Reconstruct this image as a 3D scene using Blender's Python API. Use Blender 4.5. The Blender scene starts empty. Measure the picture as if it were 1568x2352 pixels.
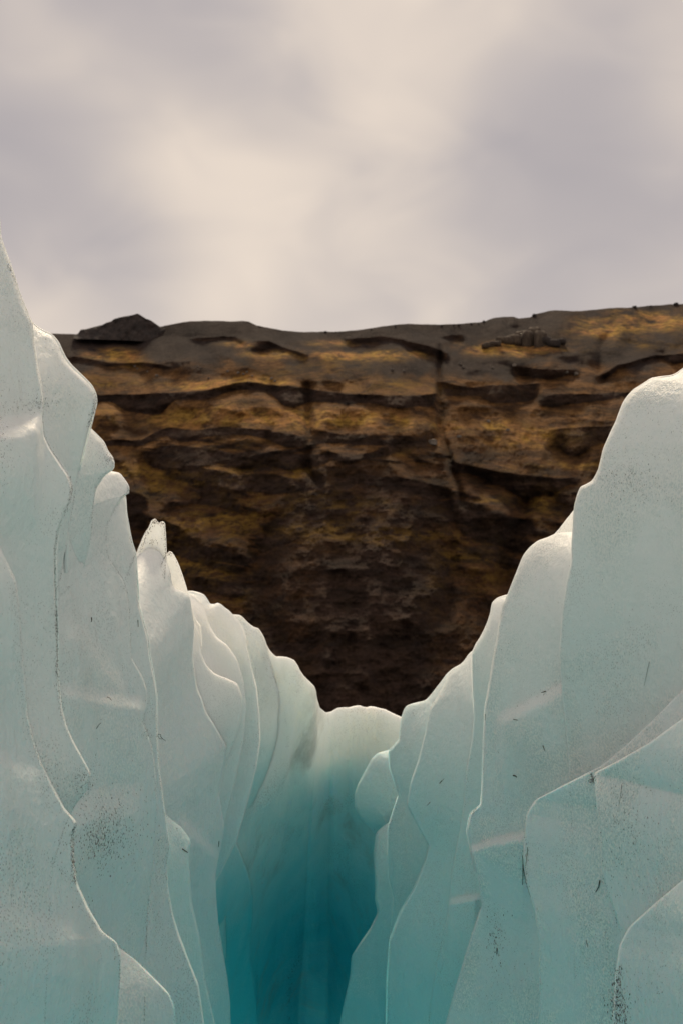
import bpy, math, random
import numpy as np
from mathutils import Vector
from mathutils.bvhtree import BVHTree

scene = bpy.context.scene
col = scene.collection
random.seed(11)
rng = np.random.default_rng(11)

# ------------------------------------------------------------------ camera
PITCH = math.radians(5.0)
TV = math.tan(math.radians(25.0))
TH = TV * 1568.0 / 2352.0
cam = bpy.data.cameras.new("camera")
cam.sensor_fit = 'VERTICAL'
cam.sensor_height = 36.0
cam.sensor_width = 24.0
cam.lens = 18.0 / TV
cam.clip_start = 0.05
cam.clip_end = 30000.0
cam.dof.use_dof = True
cam.dof.focus_distance = 2.9
cam.dof.aperture_fstop = 8.0
cam_o = bpy.data.objects.new("camera", cam)
cam_o.rotation_euler = (math.radians(90) + PITCH, 0, 0)
col.objects.link(cam_o)
scene.camera = cam_o

# ------------------------------------------------------------------ world, sun, exposure
SUN_EL, SUN_AZ = math.radians(50), math.radians(-1)      # azimuth from +y towards +x
SKY_GAIN = 0.97

def ray(px, py):
    """direction (depth 1 along the view axis) of a point of the 1568 x 2352 frame"""
    px = np.asarray(px, float); py = np.asarray(py, float)
    x = (px - 784.0) / 784.0 * TH
    y = (1176.0 - py) / 1176.0 * TV
    c, s = math.cos(PITCH), math.sin(PITCH)
    return np.stack([x, c - y * s, s + y * c], -1)

world = bpy.data.worlds.new("World")
scene.world = world
world.use_nodes = True
wn, wl = world.node_tree.nodes, world.node_tree.links
wn.clear()
w_out = wn.new("ShaderNodeOutputWorld")
w_mix = wn.new("ShaderNodeMixShader")
w_sky = wn.new("ShaderNodeTexSky"); w_sky.sky_type = 'NISHITA'; w_sky.sun_disc = False
w_sky.sun_elevation = SUN_EL; w_sky.sun_rotation = SUN_AZ
w_b1 = wn.new("ShaderNodeBackground"); w_b1.inputs[1].default_value = 0.08
w_b2 = wn.new("ShaderNodeBackground"); w_b2.inputs[1].default_value = SKY_GAIN
wl.new(w_sky.outputs[0], w_b1.inputs[0])
w_mix.inputs[0].default_value = 0.94                       # cloud cover
wl.new(w_b1.outputs[0], w_mix.inputs[1]); wl.new(w_b2.outputs[0], w_mix.inputs[2])
wl.new(w_mix.outputs[0], w_out.inputs[0])
w_tc = wn.new("ShaderNodeTexCoord")

def wmath(op, a, b=None):
    n = wn.new("ShaderNodeMath"); n.operation = op
    for i, v in enumerate((a, b)):
        if v is None: continue
        if isinstance(v, (int, float)): n.inputs[i].default_value = v
        else: wl.new(v, n.inputs[i])
    return n.outputs[0]

# soft, wind-drawn cloud cover: warped noise over the sky directions plus the broad bright and dark banks
w_map = wn.new("ShaderNodeMapping"); w_map.inputs["Scale"].default_value = (2.2, 2.2, 3.4)
w_map.inputs["Rotation"].default_value = (0, math.radians(38), 0)
wl.new(w_tc.outputs["Generated"], w_map.inputs[0])
w_n1 = wn.new("ShaderNodeTexNoise"); w_n1.inputs["Scale"].default_value = 1.5
w_n1.inputs["Detail"].default_value = 2.5; w_n1.inputs["Roughness"].default_value = 0.42
w_n1.inputs["Distortion"].default_value = 0.5
wl.new(w_map.outputs[0], w_n1.inputs["Vector"])
w_n2 = wn.new("ShaderNodeTexNoise"); w_n2.inputs["Scale"].default_value = 4.2
w_n2.inputs["Detail"].default_value = 2.0; w_n2.inputs["Roughness"].default_value = 0.4
w_n2.inputs["Distortion"].default_value = 0.8
wl.new(w_map.outputs[0], w_n2.inputs["Vector"])
# cloud banks: (px, py, radius in px, amount)
BANKS = [
    (300, 270, 150, .22), (430, 420, 150, .28), (570, 500, 170, .36), (660, 600, 190, .30), (150, 150, 150, .12),
    (760, 10, 190, .34), (950, 40, 220, .12), (960, 250, 150, .12), (880, 390, 130, .06), (860, 640, 200, .12),
    (1500, 40, 160, .16), (1560, 260, 70, .12), (60, 680, 110, .26), (70, 90, 100, .08),
    (300, 20, 110, -.34), (430, 90, 130, -.40), (560, 190, 120, -.36), (700, 230, 120, -.16), (120, 10, 90, -.12),
    (40, 330, 110, -.34), (120, 470, 130, -.36), (230, 570, 120, -.38), (330, 660, 110, -.26), (30, 520, 90, -.12),
    (1330, 180, 120, -.14), (1230, 330, 150, -.32), (1120, 440, 110, -.20), (1380, 430, 150, -.18), (1480, 600, 170, -.22),
    (1430, 300, 110, -.10), (640, 320, 90, -.10), (1290, 680, 150, -.08),
]
acc = wmath('MULTIPLY', wmath('SUBTRACT', w_n1.outputs[0], 0.5), 0.7)
acc = wmath('ADD', acc, wmath('MULTIPLY', wmath('SUBTRACT', w_n2.outputs[0], 0.5), 0.55))
for px, py, r, a in BANKS:
    d = ray(px, py); d = d / np.linalg.norm(d)
    sig = r / 1176.0 * TV * 1.05
    dp = wn.new("ShaderNodeVectorMath"); dp.operation = 'DOT_PRODUCT'
    wl.new(w_tc.outputs["Generated"], dp.inputs[0]); dp.inputs[1].default_value = tuple(d); a *= 0.60
    e = wmath('EXPONENT', wmath('MULTIPLY', wmath('SUBTRACT', dp.outputs["Value"], 1.0), 1.0 / sig ** 2))
    acc = wmath('ADD', acc, wmath('MULTIPLY', e, a))
fac = wmath('ADD', acc, 0.475)
w_ramp = wn.new("ShaderNodeValToRGB")
w_ramp.color_ramp.interpolation = 'B_SPLINE'
els = w_ramp.color_ramp.elements
els[0].position = 0.0; els[0].color = (0.45, 0.41, 0.415, 1)
els[1].position = 1.0; els[1].color = (0.93, 0.79, 0.655, 1)
e = els.new(0.35); e.color = (0.545, 0.488, 0.470, 1)
e = els.new(0.65); e.color = (0.70, 0.61, 0.54, 1)
wl.new(fac, w_ramp.inputs[0]); wl.new(w_ramp.outputs[0], w_b2.inputs[0])

sun = bpy.data.lights.new("sun", 'SUN')
sun.energy = 3.0; sun.angle = math.radians(11); sun.color = (1.0, 0.83, 0.60)
sun_o = bpy.data.objects.new("sun", sun)
sdir = Vector((math.sin(SUN_AZ) * math.cos(SUN_EL), math.cos(SUN_AZ) * math.cos(SUN_EL), math.sin(SUN_EL)))
sun_o.rotation_euler = (-sdir).to_track_quat('-Z', 'Y').to_euler()
sun_o.location = (0, 0, 30)
col.objects.link(sun_o)

vs = scene.view_settings
scene.display_settings.display_device = 'sRGB'
vs.view_transform = 'Standard'; vs.look = 'None'; vs.gamma = 1.0; vs.use_curve_mapping = False
vs.exposure = 0.0
scene.cycles.use_denoising = True
scene.cycles.max_bounces = 12
scene.cycles.diffuse_bounces = 8

# ------------------------------------------------------------------ helpers
def tag(o, label=None, cat=None, group=None, kind=None):
    if label: o["label"] = label
    if cat: o["category"] = cat
    if group: o["group"] = group
    if kind: o["kind"] = kind
    return o

def empty(name, loc=(0, 0, 0)):
    o = bpy.data.objects.new(name, None); o.location = loc; o.empty_display_size = 0.1
    col.objects.link(o); return o

def mesh_obj(name, verts, faces, m, parent=None, smooth=True):
    verts = np.asarray(verts, np.float32)
    me = bpy.data.meshes.new(name)
    if isinstance(faces, np.ndarray):
        n, k = faces.shape
        me.vertices.add(len(verts)); me.vertices.foreach_set("co", verts.ravel())
        me.loops.add(n * k); me.loops.foreach_set("vertex_index", faces.astype(np.int32).ravel())
        me.polygons.add(n); me.polygons.foreach_set("loop_start", np.arange(0, n * k, k, dtype=np.int32))
        me.update(calc_edges=True)
    else:
        me.from_pydata(verts.tolist(), [], faces); me.update()
    me.validate()
    if smooth: me.polygons.foreach_set("use_smooth", np.ones(len(me.polygons), bool))
    me.materials.append(m)
    o = bpy.data.objects.new(name, me); col.objects.link(o)
    if parent:
        o.parent = parent
        o.location = -Vector(parent.location)
    return o

def hash3(i, j, k, seed):
    h = (i.astype(np.int64) * 374761393 + j.astype(np.int64) * 668265263 + k.astype(np.int64) * 2147483647 + seed * 1274126177) & 0x7fffffff
    h = (h ^ (h >> 13)) * 1274126177 & 0x7fffffff
    h = (h ^ (h >> 16)) * 668265263 & 0x7fffffff
    return ((h ^ (h >> 15)) & 0xffff) / 32767.5 - 1.0

def vnoise(p, seed=0):
    p = np.asarray(p, np.float64)
    f = np.floor(p); t = p - f; f = f.astype(np.int64)
    t = t * t * t * (t * (t * 6 - 15) + 10)
    r = 0.0
    for a in (0, 1):
        wa = t[..., 0] if a else 1 - t[..., 0]
        for b in (0, 1):
            wb = t[..., 1] if b else 1 - t[..., 1]
            for c in (0, 1):
                wc = t[..., 2] if c else 1 - t[..., 2]
                r = r + wa * wb * wc * hash3(f[..., 0] + a, f[..., 1] + b, f[..., 2] + c, seed)
    return r

def fbm(p, octaves=4, seed=0, gain=0.5, ridged=False):
    s, a, tot = 0.0, 1.0, 0.0
    q = np.asarray(p, np.float64)
    for i in range(octaves):
        n = vnoise(q + 17.3 * i, seed + i)
        if ridged: n = 1 - 2 * np.abs(n)
        s = s + a * n; tot += a
        q = q * 2.03; a *= gain
    return s / tot

def smooth01(x): 
    x = np.clip(x, 0, 1); return x * x * (3 - 2 * x)

def resample(pts, n, blur=0.0, step=None):
    p = np.asarray(pts, float)
    seg = np.linalg.norm(np.diff(p, axis=0), axis=1); s = np.concatenate([[0], np.cumsum(seg)])
    fine = int(max(s[-1] / 1.5, 32)); q = np.linspace(0, s[-1], fine)
    x = np.stack([np.interp(q, s, p[:, i]) for i in range(p.shape[1])], -1)
    if blur > 0:
        ds = s[-1] / (fine - 1); k = min(int(3 * blur / ds) + 1, fine - 2)
        g = np.exp(-0.5 * (np.arange(-k, k + 1) * ds / blur) ** 2); g /= g.sum()
        pad = np.concatenate([2 * x[:1] - x[k:0:-1], x, 2 * x[-1:] - x[-2:-k - 2:-1]])
        x = np.stack([np.convolve(pad[:, i], g, 'valid') for i in range(x.shape[1])], -1)
    if n is None: n = int(max(s[-1] / step, 24))
    idx = np.linspace(0, fine - 1, n)
    return np.stack([np.interp(idx, np.arange(fine), x[:, i]) for i in range(x.shape[1])], -1), s[-1]

# ------------------------------------------------------------------ materials
def new_mat(name):
    m = bpy.data.materials.new(name); m.use_nodes = True
    nt = m.node_tree; nt.nodes.clear()
    out = nt.nodes.new("ShaderNodeOutputMaterial"); b = nt.nodes.new("ShaderNodeBsdfPrincipled")
    nt.links.new(b.outputs[0], out.inputs[0])
    return m, nt, b, out

class NB:
    """small node-graph writer"""
    def __init__(s, nt): s.nt = nt
    def put(s, sock, v):
        if isinstance(v, (int, float)): sock.default_value = v
        elif isinstance(v, (tuple, list)): sock.default_value = v if len(v) != 3 or sock.type != 'RGBA' else (*v, 1)
        else: s.nt.links.new(v, sock)
    def math(s, op, a, b=0.0, clamp=False):
        n = s.nt.nodes.new("ShaderNodeMath"); n.operation = op; n.use_clamp = clamp
        s.put(n.inputs[0], a); s.put(n.inputs[1], b); return n.outputs[0]
    def pos(s, scale=(1, 1, 1)):
        t = s.nt.nodes.new("ShaderNodeNewGeometry")
        n = s.nt.nodes.new("ShaderNodeVectorMath"); n.operation = 'MULTIPLY'
        s.nt.links.new(t.outputs["Position"], n.inputs[0]); n.inputs[1].default_value = scale
        return n.outputs[0]
    def noise(s, vec, scale, detail=3.0, rough=0.5, dist=0.0):
        n = s.nt.nodes.new("ShaderNodeTexNoise"); s.put(n.inputs["Vector"], vec)
        n.inputs["Scale"].default_value = scale; n.inputs["Detail"].default_value = detail
        n.inputs["Roughness"].default_value = rough; n.inputs["Distortion"].default_value = dist
        return n.outputs[0]
    def vor(s, vec, scale, feature='F1', out="Distance"):
        n = s.nt.nodes.new("ShaderNodeTexVoronoi"); n.feature = feature; s.put(n.inputs["Vector"], vec)
        n.inputs["Scale"].default_value = scale; return n.outputs[out]
    def ramp(s, v, lo, hi):
        n = s.nt.nodes.new("ShaderNodeMapRange"); n.interpolation_type = 'SMOOTHSTEP'
        s.put(n.inputs[0], v); n.inputs[1].default_value = lo; n.inputs[2].default_value = hi
        return n.outputs[0]
    def mix(s, f, a, b):
        n = s.nt.nodes.new("ShaderNodeMix"); n.data_type = 'RGBA'
        s.put(n.inputs[0], f); s.put(n.inputs[6], a); s.put(n.inputs[7], b); return n.outputs[2]
    def bump(s, h, strength, dist):
        n = s.nt.nodes.new("ShaderNodeBump"); n.inputs["Strength"].default_value = strength
        n.inputs["Distance"].default_value = dist; s.put(n.inputs["Height"], h); return n.outputs[0]

def ice_material(name, dense, frost, dirt, scale=0.012, z0=0.55, z1=-1.0, b0=-0.75, b1=-2.2, bluest=0.35, wob=0.7, cover=0.0, dcol=(0.67, 0.75, 0.765)):
    """dense: 0 bubbly white crust .. 1 clear blue ice; frost: coarse crystal crust; dirt: fine ash in the surface"""
    m, nt, b, out = new_mat(name)
    g = NB(nt); P = g.pos()
    sep = nt.nodes.new("ShaderNodeSeparateXYZ"); nt.links.new(P, sep.inputs[0])
    z = g.math('ADD', sep.outputs[2], g.math('MULTIPLY', g.math('SUBTRACT', g.noise(P, 1.6, 3), 0.5), wob))
    # ice becomes denser, bluer and freer of bubbles below the weathered crust
    deep = g.math('ADD', g.ramp(z, z0, z1), dense, clamp=True)
    colr = g.mix(deep, (0.87, 0.875, 0.85), dcol)
    blue = g.math('MULTIPLY', g.ramp(z, b0, b1), bluest, clamp=True)
    colr = g.mix(blue, colr, (0.075, 0.52, 0.60))
    blot = g.ramp(g.noise(g.pos((1, 1, .6)), 5.0, 4, 0.6), 0.42, 0.68)
    colr = g.mix(g.math('MULTIPLY', g.math('MULTIPLY', blot, 0.22), g.math('SUBTRACT', 1.0, blue)), colr, (0.80, 0.80, 0.79))
    # frosty crystal patches: pale grains crowded on clearer ice
    patch = g.ramp(g.noise(P, 2.4, 5, 0.62, 0.6), 0.46 - cover, 0.62 - cover)
    grain = g.noise(g.pos((1, 1, .8)), 185.0, 3, 0.6, 0.3)
    fr = g.math('MULTIPLY', g.math('MULTIPLY', patch, g.ramp(grain, 0.47, 0.60)), 0.85 * frost)
    clear = g.math('MULTIPLY', g.math('MULTIPLY', patch, g.ramp(grain, 0.50, 0.40)), 0.35 * frost)
    colr = g.mix(clear, colr, (0.50, 0.60, 0.58))
    colr = g.mix(fr, colr, (0.90, 0.90, 0.86))
    # fine ash specks and faint dirt films
    film = g.math('MULTIPLY', g.ramp(g.noise(g.pos((1, 1, .45)), 3.3, 5, 0.65), 0.52, 0.74), 0.24 * dirt)
    colr = g.mix(film, colr, (0.34, 0.30, 0.26))
    spots = g.vor(g.pos((1, 1, .7)), 210.0)
    dens = g.ramp(g.noise(P, 4.0, 3, 0.6), 0.36, 0.66)
    spk = g.math('MULTIPLY', g.math('LESS_THAN', spots, g.math('MULTIPLY', dens, 0.27)), 0.75 * min(dirt, 1.0))
    colr = g.mix(spk, colr, (0.05, 0.035, 0.03))
    nt.links.new(colr, b.inputs["Base Color"])
    b.subsurface_method = 'RANDOM_WALK'
    b.inputs["Subsurface Weight"].default_value = 1.0
    nt.links.new(g.mix(deep, (1.0, 0.95, 0.86), (0.42, 0.80, 1.0)), b.inputs["Subsurface Radius"])
    b.inputs["Subsurface Scale"].default_value = scale
    b.inputs["Roughness"].default_value = 0.42
    b.inputs["IOR"].default_value = 1.31
    b.inputs["Specular IOR Level"].default_value = 0.4
    fib = g.math('MULTIPLY', g.noise(g.pos((1, 1, .14)), 60.0, 4, 0.6, 0.3), 0.7)
    h = g.math('ADD', g.math('ADD', g.noise(P, 34.0, 6, 0.66), fib),
               g.math('MULTIPLY', g.math('MULTIPLY', grain, patch), 0.9 * frost))
    nt.links.new(g.bump(h, 0.8, 0.007), b.inputs["Normal"])
    return m

ICE = ice_material("weathered_ice", 0.02, 0.7, 0.6, 0.004, cover=-0.04)
ICE_R = ice_material("granular_ice", 0.02, 1.0, 0.45, cover=0.035)
ICE_THIN = ice_material("white_rim_ice", -0.9, 0.4, 0.35, 0.08)
ICE_RIDGE = ice_material("bubbly_thin_ice", -0.1, 0.3, 0.35, 0.055, z0=0.2, z1=-1.2, b0=-0.8, b1=-1.9, bluest=0.75, wob=0.3)
ICE_MID = ice_material("bluish_ice", 0.10, 0.45, 0.3, 0.008, bluest=0.65)
ICE_BLUE = ice_material("dense_blue_ice", 0.35, 0.15, 0.2, 0.02, bluest=1.0)
ICE_AQUA = ice_material("aqua_ice", 0.05, 0.45, 0.4, 0.015, z0=0.1, z1=-0.9, b0=-0.75, b1=-2.0, bluest=0.62, wob=0.35, dcol=(0.58, 0.755, 0.76))
ICE_HOLLOW = ice_material("hollow_side_ice", -0.1, 0.2, 0.7, 0.06, z0=-0.42, z1=-0.85, b0=-0.75, b1=-1.75, bluest=1.0, wob=0.3, dcol=(0.46, 0.72, 0.735))
ICE_SADDLE = ice_material("crusted_blue_ice", -0.1, 0.2, 2.2, 0.07, z0=-0.70, z1=-1.05, b0=-1.0, b1=-2.05, bluest=1.0, wob=0.25, dcol=(0.46, 0.72, 0.735))

# ------------------------------------------------------------------ ice slabs
ALL_V, ALL_F, NV, EDGES = [], [], [0], []

def slab(name, E, I, dE, dI, mat, parent, T=0.03, back=0.22, blur=5.0, step=4.0, cols=34, rim=7.0, amp=1.0, curve=1.0, flat=90.0, sky=None, Tlow=0.13, steps=(), seed=0, dEb=None, dIb=None, label=None):
    """One lobe of ice: a solid sheet running from its inner line I (buried in the wall) to its free edge E, where it
    turns over a rounded lip and runs back thicker and thicker into the wall."""
    e, L = resample(E, None, blur, step); n = len(e)
    dcol = e[:, 2] if e.shape[1] == 3 else None; e = e[:, :2]
    i, _ = resample(I, n, 0)
    icol = i[:, 2] if i.shape[1] == 3 else None; i = i[:, :2]
    t = np.linspace(0, 1, n)
    dEv = dE + ((dEb if dEb is not None else dE) - dE) * t
    if dcol is not None: dEv = dcol
    dIv = icol if icol is not None else dI + ((dIb if dIb is not None else dI) - dI) * t
    s = np.linspace(0, 1, cols); u = 1 - (1 - s) ** 2.4
    w = np.maximum(np.linalg.norm(e - i, axis=1), 30.0)
    sk = e[:, 1].min() + 40 if sky is None else sky
    Tt = (T + (Tlow - T) * smooth01((e[:, 1] - sk) / 160.0))[:, None]
    rimv = rim + (1.3 - rim) * smooth01((e[:, 1] - sk) / 90.0)
    p = np.maximum(2.5, 1.9 * w / rimv)[:, None]
    lip = np.sqrt(np.clip(1 - u[None, :] ** p, 0, 1))
    pp = i[:, None, :] * (1 - u)[None, :, None] + e[:, None, :] * u[None, :, None]
    EDGES.append((e, sk, left_side := bool(e[:, 0].mean() > i[:, 0].mean())))
    # the face is laid out on the smoothed run of the edge, so that nicks in the outline cut it without denting it
    es, _ = resample(e, n, flat)
    ei = es - i
    uu = ((pp - i[:, None, :]) * ei[:, None, :]).sum(-1) / np.maximum((ei ** 2).sum(-1), 900.0)[:, None]
    uu = np.clip(uu, 0, 1.15)
    base = dEv[:, None] + (dIv - dEv)[:, None] * np.sign(1 - uu) * np.abs(1 - uu) ** curve
    fr = base + Tt * (1 - lip)
    for (line, width, dd) in steps:
        ln = np.asarray(line, float)
        o = np.argsort(ln[:, 0]); y0 = np.interp(pp[..., 0], ln[o, 0], ln[o, 1])
        inside = smooth01((pp[..., 0] - ln[:, 0].min()) / 30.0) * smooth01((ln[:, 0].max() - pp[..., 0]) / 30.0)
        below = pp[..., 1] - y0
        prof = smooth01(below / width) * (1 - smooth01((below - width) / 260.0))
        fr = fr - dd * prof * inside
    bk = np.maximum(dEv[:, None], fr) + Tt * lip + back * (1 - u[None, :])
    R = ray(pp[..., 0], pp[..., 1])
    F, B = R * fr[..., None], R * bk[..., None]
    G = np.concatenate([F, B[:, ::-1][:, 1:]], 1)                 # n x m ring-open grid
    m = G.shape[1]
    du = np.gradient(G, axis=1); dv = np.gradient(G, axis=0)
    N = np.cross(du, dv); N /= np.maximum(np.linalg.norm(N, axis=-1, keepdims=True), 1e-9)
    if (N[:, :cols // 2] * R[:, :cols // 2]).sum(-1).mean() > 0: N = -N; flip = True
    else: flip = False
    Q = G + seed * 3.1
    D = 0.019 * fbm(Q * (2.6, 2.0, 1.3), 3, 3)                     # long flutes and hollows
    D = D + 0.0085 * fbm(Q * (8, 6, 4.0), 4, 9, .5)                   # scallops
    cusp = np.clip(1.12 - np.sqrt(vnoise(Q * (5, 4, 1.6), 21) ** 2 + 0.015), 0, 1)
    D = D - 0.007 * cusp ** 3
    D = D + 0.0019 * fbm(Q * (55, 45, 42), 3, 31)                  # granular surface
    hold = 0.25 + 0.75 * (1 - u ** 5)                             # the free edge keeps its line
    G = G + N * (D * amp * np.concatenate([hold, hold[::-1][1:]])[None, :])[..., None]
    idx = np.arange(n * m).reshape(n, m)
    q = np.stack([idx[:-1, :-1], idx[:-1, 1:], idx[1:, 1:], idx[1:, :-1]], -1).reshape(-1, 4)
    inner = np.stack([idx[:-1, -1], idx[:-1, 0], idx[1:, 0], idx[1:, -1]], -1)
    caps = []
    for r, rev in ((0, True), (n - 1, False)):
        a = idx[r, :cols - 1]; b2 = idx[r, 1:cols]; k = np.arange(cols - 1)
        c = idx[r, m - 2 - k]; d = idx[r, m - 1 - k]
        qq = np.stack([a, b2, c, d], -1)
        ok = b2 != c
        qq = qq[:-1]
        caps.append(qq[:, ::-1] if rev else qq)
    F4 = np.concatenate([q, inner] + [c if not False else c for c in caps])
    tri = []
    if flip: F4 = F4[:, ::-1]
    V = G.reshape(-1, 3)
    o = mesh_obj(name, V, F4, mat, parent)
    ALL_V.append(V); ALL_F.append(F4 + NV[0]); NV[0] += len(V)
    if label: o["label"] = label
    return o

def at(px, py, d): return tuple((ray(px, py) * d).tolist())

# ---- left wall
left = tag(empty("ice_wall", at(-100, 2400, 2.2)), "tall fluted ice wall with dirt-lined folds on the left of the gap", "ice wall")
slab("ice_fold", [(-60, 1170, 1.990), (-10, 1235, 2.002), (15, 1290, 2.012), (35, 1330, 2.020), (46, 1400, 2.032), (50, 1480, 2.047), (58, 1560, 2.062), (65, 1640, 2.077), (78, 1700, 2.088), (95, 1750, 2.097), (120, 1802, 2.107), (150, 1858, 2.117),
      (178, 1889, 2.123), (169, 1918, 2.128), (171, 1985, 2.140), (178, 2030, 2.149), (205, 2090, 2.160), (235, 2140, 2.169), (268, 2164, 2.174), (278, 2195, 2.179), (276, 2260, 2.191), (270, 2352, 2.208), (268, 2470, 2.230)],
     [(-800, 1250), (-800, 2500)], 1.85, 0.82, ICE, left, seed=1, T=.025, steps=[([(-80, 1690), (20, 1720), (100, 1770)], 50, .012), ([(-80, 2040), (60, 2080), (190, 2110)], 60, .01)], rim=7)
slab("ice_fold", [(-80, 330), (-20, 450), (0, 500), (4, 545), (13, 572), (25, 602), (35, 634), (47, 674), (65, 719), (76, 742), (80, 790), (88, 850), (98, 890), (103, 925),
      (100, 960), (104, 1000), (118, 1030), (140, 1062), (160, 1092), (169, 1118), (165, 1150), (148, 1185), (134, 1225), (129, 1270), (130, 1350), (134, 1450), (135, 1560),
      (141, 1620), (155, 1672), (170, 1706), (190, 1742), (209, 1778), (200, 1812), (172, 1850), (150, 1900), (120, 2000), (100, 2470)],
     [(-1100, 350), (-1100, 2480)], 2.3, 0.78, ICE, left, cols=64, seed=2, sky=720, rim=8,
     steps=[([(-60, 960), (40, 950), (110, 930)], 60, .05)])
slab("ice_fold", [(30, 690), (76, 742), (95, 757), (120, 768), (135, 786), (150, 820), (165, 840), (195, 868), (212, 885), (222, 905), (224, 925), (218, 950), (208, 985),
      (199, 1020), (186, 1070), (176, 1120), (166, 1180), (155, 1250), (140, 1330), (120, 1400)],
     [(-80, 800), (-60, 1420)], 2.55, 2.2, ICE, left, back=.1, seed=3, sky=960, rim=8)
slab("ice_fold", [(150, 930), (207, 982), (225, 1000), (240, 1015), (248, 1035), (256, 1045), (266, 1060), (262, 1078), (242, 1092), (223, 1120), (216, 1160), (212, 1220),
      (204, 1270), (193, 1308), (175, 1335), (140, 1370)],
     [(20, 980), (20, 1400)], 2.72, 2.4, ICE, left, back=.1, seed=4, sky=1060, rim=7)
slab("ice_fold", [(215, 1065), (258, 1083), (275, 1085), (290, 1102), (300, 1119), (297, 1136), (288, 1136), (268, 1166), (249, 1203), (245, 1239), (249, 1276), (264, 1300),
      (286, 1332), (295, 1361), (299, 1398), (300, 1440), (303, 1510), (330, 1555), (340, 1590), (340, 1620), (329, 1660), (343, 1692), (352, 1722), (358, 1770), (362, 1850),
      (355, 1950), (340, 2100), (330, 2470)],
     [(20, 1110), (10, 2470)], 2.95, 2.22, ICE, left, seed=5, sky=1100, rim=7,
     steps=[([(140, 1850), (220, 1800), (340, 1790)], 90, .05), ([(130, 1560), (240, 1585), (345, 1600)], 36, .03), ([(120, 1380), (200, 1440), (300, 1560)], 60, .025)])
slab("ice_fold", [(262, 1095), (290, 1140), (292, 1180), (298, 1215), (304, 1245), (312, 1268), (314, 1290), (317, 1330), (321, 1390), (332, 1429), (342, 1466), (346, 1510),
      (355, 1552), (362, 1600), (362, 1680), (366, 1760), (376, 1840), (386, 1912), (390, 1940), (383, 1980), (386, 2040), (396, 2100), (411, 2150), (432, 2205), (455, 2262),
      (468, 2352), (478, 2470)],
     [(150, 1130), (120, 2470)], 3.06, 2.6, ICE, left, back=.1, seed=6, sky=1290, rim=7)
slab("ice_fold", [(180, 2080), (230, 2130), (278, 2176), (310, 2200), (350, 2240), (390, 2282), (402, 2315), (404, 2470)],
     [(0, 2200), (0, 2470)], 2.6, 2.2, ICE, left, seed=7, rim=7)
slab("ice_fold", [(370, 1860), (395, 1882), (420, 1902), (440, 1932), (435, 1975), (440, 2070), (458, 2150), (473, 2260), (495, 2352), (508, 2470)],
     [(250, 1930), (250, 2470)], 3.4, 3.0, ICE_AQUA, left, seed=8, rim=10)

# ---- pinnacle
pin = tag(empty("ice_pinnacle", at(380, 2400, 3.7)), "bright pointed ice pinnacle with a grit-specked twin tip beside the left wall", "ice pinnacle")
slab("front_slab", [(270, 1390), (300, 1318), (314, 1281), (335, 1256), (352, 1239), (360, 1237), (366, 1252), (374, 1272), (383, 1290), (391, 1308), (396, 1340), (402, 1352), (420, 1359), (436, 1368),
      (440, 1395), (446, 1432), (443, 1480), (442, 1510), (447, 1545), (452, 1580), (463, 1605), (472, 1635), (495, 1670), (520, 1715), (511, 1770), (502, 1820), (508, 1860), (516, 1900), (501, 1975), (495, 2010),
      (497, 2070), (501, 2120), (511, 2180), (521, 2240), (529, 2300), (533, 2470)],
     [(200, 1480), (180, 2470)], 3.7, 2.72, ICE_MID, pin, steps=[([(400, 1850), (450, 1900), (510, 1960)], 30, .05)], seed=9, sky=1370, rim=8, T=.035, dEb=4.1, back=.12)
slab("tip", [(290, 1330), (312, 1276), (325, 1245), (333, 1226), (343, 1212), (349, 1196), (357, 1191), (362, 1198), (366, 1203), (373, 1197), (379, 1201), (380, 1215), (382, 1240), (383, 1275), (380, 1330)],
     [(280, 1380), (350, 1420)], 3.86, 3.82, ICE_THIN, pin, T=.008, back=.015, blur=2.0, step=2.0, rim=7, seed=10, Tlow=.01)
slab("tooth", [(372, 1300), (384, 1270), (389, 1266), (395, 1267), (402, 1277), (411, 1295), (422, 1325), (429, 1347), (434, 1365), (432, 1400)],
     [(365, 1340), (385, 1440)], 3.92, 3.9, ICE_THIN, pin, T=.008, back=.015, blur=2.0, step=2.0, rim=7, seed=11, Tlow=.01)

# ---- ridge stepping down to the saddle
ridge = tag(empty("ice_ridge", at(560, 2400, 4.6)), "scalloped ice ridge stepping down from the pinnacle to the low saddle", "ice ridge")
slab("ice_fold", [(415, 1358), (432, 1372), (442, 1395), (449, 1424), (461, 1437), (464, 1467), (464, 1500), (474, 1526), (491, 1546), (520, 1558), (545, 1570), (556, 1600),
      (552, 1660), (540, 1700), (522, 1750), (510, 1800), (490, 1900), (465, 2000)],
     [(330, 1420), (360, 2010)], 4.08, 3.65, ICE_RIDGE, ridge, T=.02, seed=12, sky=1420, Tlow=.08, rim=11, back=.1)
slab("ice_fold", [(420, 1364), (432, 1360), (445, 1366), (457, 1378), (471, 1401), (482, 1438), (498, 1464), (520, 1479), (545, 1515), (560, 1565), (566, 1620), (560, 1700), (545, 1780), (520, 1880), (490, 1980), (465, 2040)],
     [(380, 1420), (370, 2050)], 4.26, 3.95, ICE_RIDGE, ridge, T=.02, seed=13, sky=1400, Tlow=.08, rim=11, back=.05)
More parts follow.
